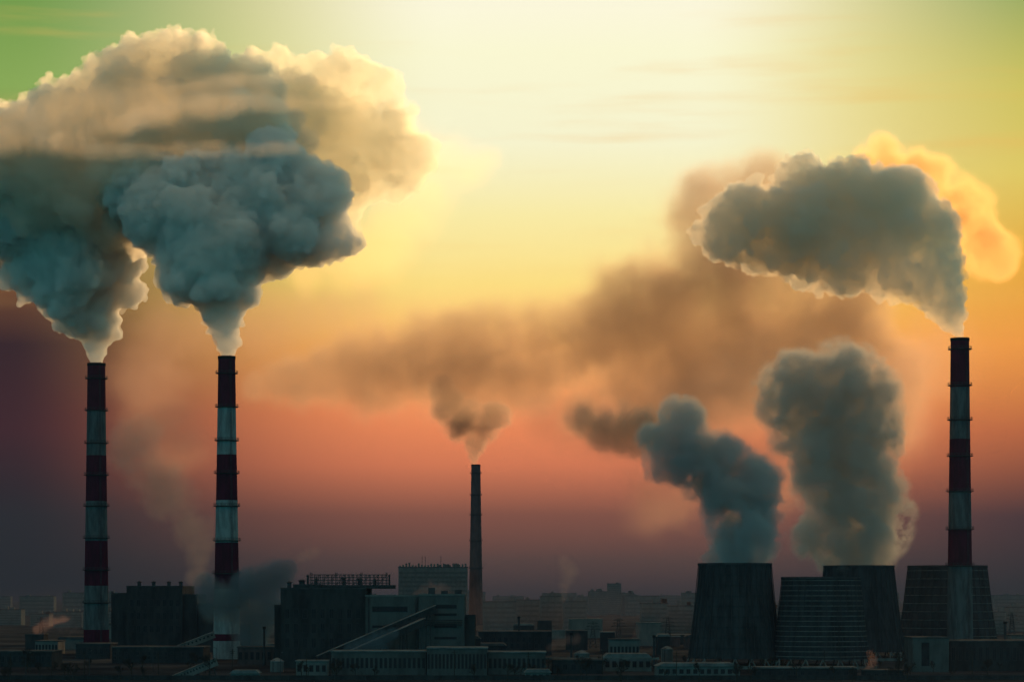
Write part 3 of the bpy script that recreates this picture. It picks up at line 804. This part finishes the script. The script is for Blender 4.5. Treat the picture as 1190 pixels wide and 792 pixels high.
smoke('steam_cloud', 'great warm grey steam crown arching over the two left plumes', 'steam cloud',
  [[(-50, 185, 60, 0), (10, 195, 60, 0), (70, 190, 66, 0), (130, 180, 70, 0), (200, 180, 72, 0), (260, 180, 66, 0), (310, 165, 48, 0)],
   [(-20, 160, 34, 10), (30, 155, 34, 10), (80, 130, 42, 10), (120, 110, 42, 10), (165, 84, 38, 10), (215, 84, 34, 10), (262, 92, 36, 10), (290, 120, 40, 10)], [(165, 130, 60, 0), (230, 130, 56, 0)]],
  1470, m_upper, 1.05, 29, fine=7)
smoke('steam_cloud', 'golden sunlit steam lobes bulging at the right edge of the left cloud', 'steam cloud',
  [[(390, 210, 50, 0), (385, 140, 58, 0), (430, 160, 44, 0), (470, 178, 34, 0), (462, 210, 28, 0)], [(385, 140, 58, 0), (340, 140, 40, -30), (345, 108, 40, 0), (395, 90, 30, 0), (435, 100, 24, 0), (450, 130, 26, 0)], [(330, 80, 22, 0), (290, 70, 18, 0)]],
  1560, m_gold, 1.0, 37, fine=8)
smoke('steam_cloud', 'soft yellow steam veil thinning out right of the golden lobes', 'steam cloud',
  [[(470, 180, 40, 0), (510, 190, 36, 0), (545, 195, 26, 0), (570, 185, 14, 0)], [(510, 190, 36, 0), (480, 250, 36, 0), (440, 290, 40, 0), (360, 320, 30, 0)]],
  1640, m_veil, 2.6, 39, kids=(5,))
smoke('smoke_plume', 'dark brown smoke plume leaning left from the tall right chimney', 'smoke plume',
  [[(1116, 389, 5, 0), (1110, 380, 9, 0), (1104, 364, 19, 0), (1096, 336, 27, 0), (1087, 302, 26, 5), (1080, 265, 30, 10), (1045, 248, 42, 10), (1000, 265, 48, 10), (955, 265, 52, 10), (910, 262, 46, 10), (872, 262, 40, 10), (840, 285, 28, 20)],
   [(1094, 335, 23, 0), (1050, 312, 28, 0), (1000, 305, 34, 10), (950, 305, 28, 10)], [(1045, 248, 42, 10), (1000, 220, 32, 15), (955, 215, 36, 15), (925, 218, 24, 15)]],
  1400, m_mid, 0.8, 41, GS, fine=6)
smoke('smoke_cloud', 'orange sunlit smoke lobes glowing behind the right chimney plume', 'smoke cloud',
  [[(985, 215, 34, 0), (1030, 195, 34, 0), (1080, 215, 34, 0), (1120, 250, 36, 0), (1145, 285, 34, 0), (1160, 300, 24, 0)], [(1025, 172, 18, 0)]],
  1650, m_soft2, 1.8, 47)
smoke('smoke_cloud', 'long soft brown smoke bank drifting from the right plume down and left', 'smoke cloud',
  [[(840, 330, 80, 0), (780, 350, 80, 0), (700, 390, 66, 0), (630, 410, 60, 0), (560, 420, 60, 0), (490, 420, 60, 0), (420, 440, 50, 0), (350, 450, 36, 0), (300, 450, 20, 0)],
   [(780, 350, 80, 0), (860, 400, 90, 0), (960, 400, 80, 0), (1010, 450, 70, 0)], [(860, 400, 90, 0), (760, 440, 60, 0), (690, 470, 40, 0)], [(535, 395, 36, 0), (530, 420, 40, 0)],
   [(815, 305, 64, 0), (818, 265, 56, 0), (830, 232, 48, 0), (880, 215, 40, 0)], [(835, 300, 62, 0), (900, 330, 56, 0), (980, 350, 50, 0)]],
  2300, m_soft, 5.0, 53, kids=(5,), kr=(.4,))
smoke('smoke_cloud', 'thin salmon smoke hanging low behind the cooling tower steam', 'smoke cloud',
  [[(1080, 420, 60, 0), (1030, 470, 70, 0), (940, 440, 70, 0), (860, 470, 66, 0), (780, 480, 56, 0), (700, 500, 46, 0), (640, 480, 36, 0)], [(940, 440, 70, 0), (900, 540, 56, 0), (760, 570, 50, 0)]],
  1900, m_salmon, 4.5, 55, kids=(5,), kr=(.4,))
smoke('smoke_cloud', 'thin salmon smoke drifting low under the left steam cloud', 'smoke cloud',
  [[(420, 350, 36, 0), (350, 360, 40, 0), (290, 380, 46, 0), (200, 400, 50, 0), (170, 450, 50, 0), (200, 520, 40, 0)]],
  2000, m_salmon, 4.5, 57, kids=(5,), kr=(.4,))
smoke('smoke_plume', 'small brown smoke plume puffing from the slender brick chimney', 'smoke plume',
  [[(551, 538, 4, 0), (550, 529, 8, 0), (553, 515, 13, 0), (553, 500, 20, 0), (540, 488, 26, 0), (524, 474, 22, 0), (515, 455, 18, 0)], [(553, 500, 20, 0), (574, 486, 20, 0)]],
  3000, m_puff, 1.6, 59, GS)
GT = 'steam from the cooling towers'
smoke('steam_plume', 'dark grey steam rolling left from the leftmost cooling tower', 'steam plume',
  [[(855, 655, 30, 0), (857, 632, 40, 0), (868, 600, 46, 0), (860, 570, 48, 0), (830, 545, 42, 0), (800, 525, 40, 0), (775, 515, 34, 0), (790, 490, 30, 0)],
   [(857, 632, 40, 0), (885, 590, 32, 0)], [(775, 515, 34, 0), (765, 540, 20, 0)]],
  1250, m_tower, 1.0, 61, GT)
smoke('steam_plume', 'broad soft steam column above the tower behind the banded one', 'steam plume',
  [[(998, 657, 30, 0), (995, 635, 42, 0), (1005, 600, 52, 0), (990, 570, 58, 0), (970, 530, 58, 0), (960, 490, 62, 0), (930, 460, 50, 0), (985, 455, 55, 0), (1010, 500, 44, 0)],
   [(995, 635, 42, 0), (950, 622, 30, 0), (1032, 590, 28, 0)]],
  1400, m_tower2, 1.2, 67, GT)
smoke('steam_plume', 'faint brown steam scrap drifting left of the leftmost tower plume', 'steam plume',
  [[(745, 500, 30, 0), (705, 495, 28, 0), (680, 488, 22, 0)]], 1500, m_puff, 1.5, 71, GT)
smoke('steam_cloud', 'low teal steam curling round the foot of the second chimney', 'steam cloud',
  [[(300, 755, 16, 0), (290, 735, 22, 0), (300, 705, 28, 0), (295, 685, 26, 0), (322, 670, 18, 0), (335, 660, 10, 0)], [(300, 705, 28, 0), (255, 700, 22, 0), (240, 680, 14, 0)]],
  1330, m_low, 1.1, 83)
smoke('steam_cloud', 'faint distant steam column leaning behind the second chimney', 'steam cloud',
  [[(230, 665, 16, 0), (228, 630, 24, 0), (215, 590, 30, 0), (185, 560, 34, 0), (160, 520, 36, 0)]], 2600, m_far, 3.0, 89)
def puff(label, pts, D, seed, m): smoke('steam_puff', label, 'steam puff', [pts], D, m, D / 1400 * .8, seed, 'small steam puffs over the plant', disp=.4)
puff('small grey steam column rising over the hazy blocks right of centre', [(655, 694, 5, 0), (656, 680, 10, 0), (662, 665, 12, 0), (655, 652, 10, 0)], 2300, 91, m_far)
puff('small round steam puff above the left end of the power station', [(352, 645, 8, 0), (366, 640, 10, 0)], 1700, 92, m_far)
puff('pink lit steam puff before the wide jagged slab block', [(485, 689, 6, 0), (503, 682, 10, 0), (520, 688, 7, 0)], 1500, 93, m_pink)
puff('pink lit steam puff beside the workshop row', [(640, 750, 6, 0), (652, 744, 8, 0), (668, 741, 7, 0)], 1300, 94, m_pink)
puff('pink steam wisp rising between the snowy sheds and the towers', [(733, 752, 4, 0), (737, 742, 6, 0), (741, 728, 4, 0), (742, 715, 3, 0)], 1300, 95, m_pink)
puff('faint pink steam over the far left sheds', [(45, 728, 8, 0), (65, 722, 10, 0), (85, 730, 9, 0)], 1500, 96, m_pink)
puff('low steam wisp at the bottom before the cooling towers', [(1008, 776, 5, 0), (1014, 768, 7, 0), (1010, 758, 5, 0)], 1180, 98, m_pink)
GW = 'thin lit streaks before the left cloud'
def wisp(label, pts, seed, sc=1.0): smoke('cloud_wisp', label, 'cloud wisp', [pts], 700, m_wisp, .8, seed, GW, kids=(4,), kr=(.5,), jit=.3, disp=.3)
wisp('longest pink lit cloud streak, lowest across the left cloud', [(-70, 160, 18, 0), (60, 168, 17, 0), (160, 174, 14, 20), (260, 174, 12, 40), (340, 172, 11, 60)], 73)
wisp('curved pink lit cloud streak rising to the right across the left cloud', [(70, 160, 14, 0), (140, 143, 17, 0), (220, 126, 18, 20), (310, 118, 14, 40), (400, 122, 8, 60)], 79)
wisp('short faint upper cloud streak crossing the top of the left cloud', [(200, 103, 7, 0), (260, 94, 10, 0), (330, 90, 9, 20), (390, 96, 6, 40)], 87)
smoke('cloud_wisp', 'broad faint warm cloud veil over the upper half of the left cloud', 'cloud wisp',
  [[(-60, 150, 30, 0), (40, 140, 32, 0), (130, 125, 32, 0), (220, 115, 30, 0), (310, 110, 22, 20)]], 760, dict(m_wisp, density=0.015, size=20), 1.2, 101, GW, kids=(4,), kr=(.5,))
smoke('ground_smog', None, None,
  [[(-60, 712, 26, 0), (150, 708, 28, 100), (400, 712, 26, 0), (600, 706, 28, -100), (800, 708, 28, 0), (1000, 710, 28, 0), (1260, 712, 26, 0)]],
  2250, dict(name='smog', density=0.0030, color=(0.13, 0.11, 0.14), g=0.3, k=2.5, size=90, e0=.0, e1=.8, gate=.7, grow=1.7), 6.0, 111, kids=(4,), kr=(.4,))
COL.objects['ground_smog']['kind'] = 'stuff'
smoke('steam_cloud', 'dark low steam drifting before the power station below its conveyor', 'steam cloud',
  [[(395, 772, 8, 0), (410, 758, 12, 0), (440, 745, 12, 0), (455, 735, 8, 0)]], 1190, m_low, 1.0, 117)
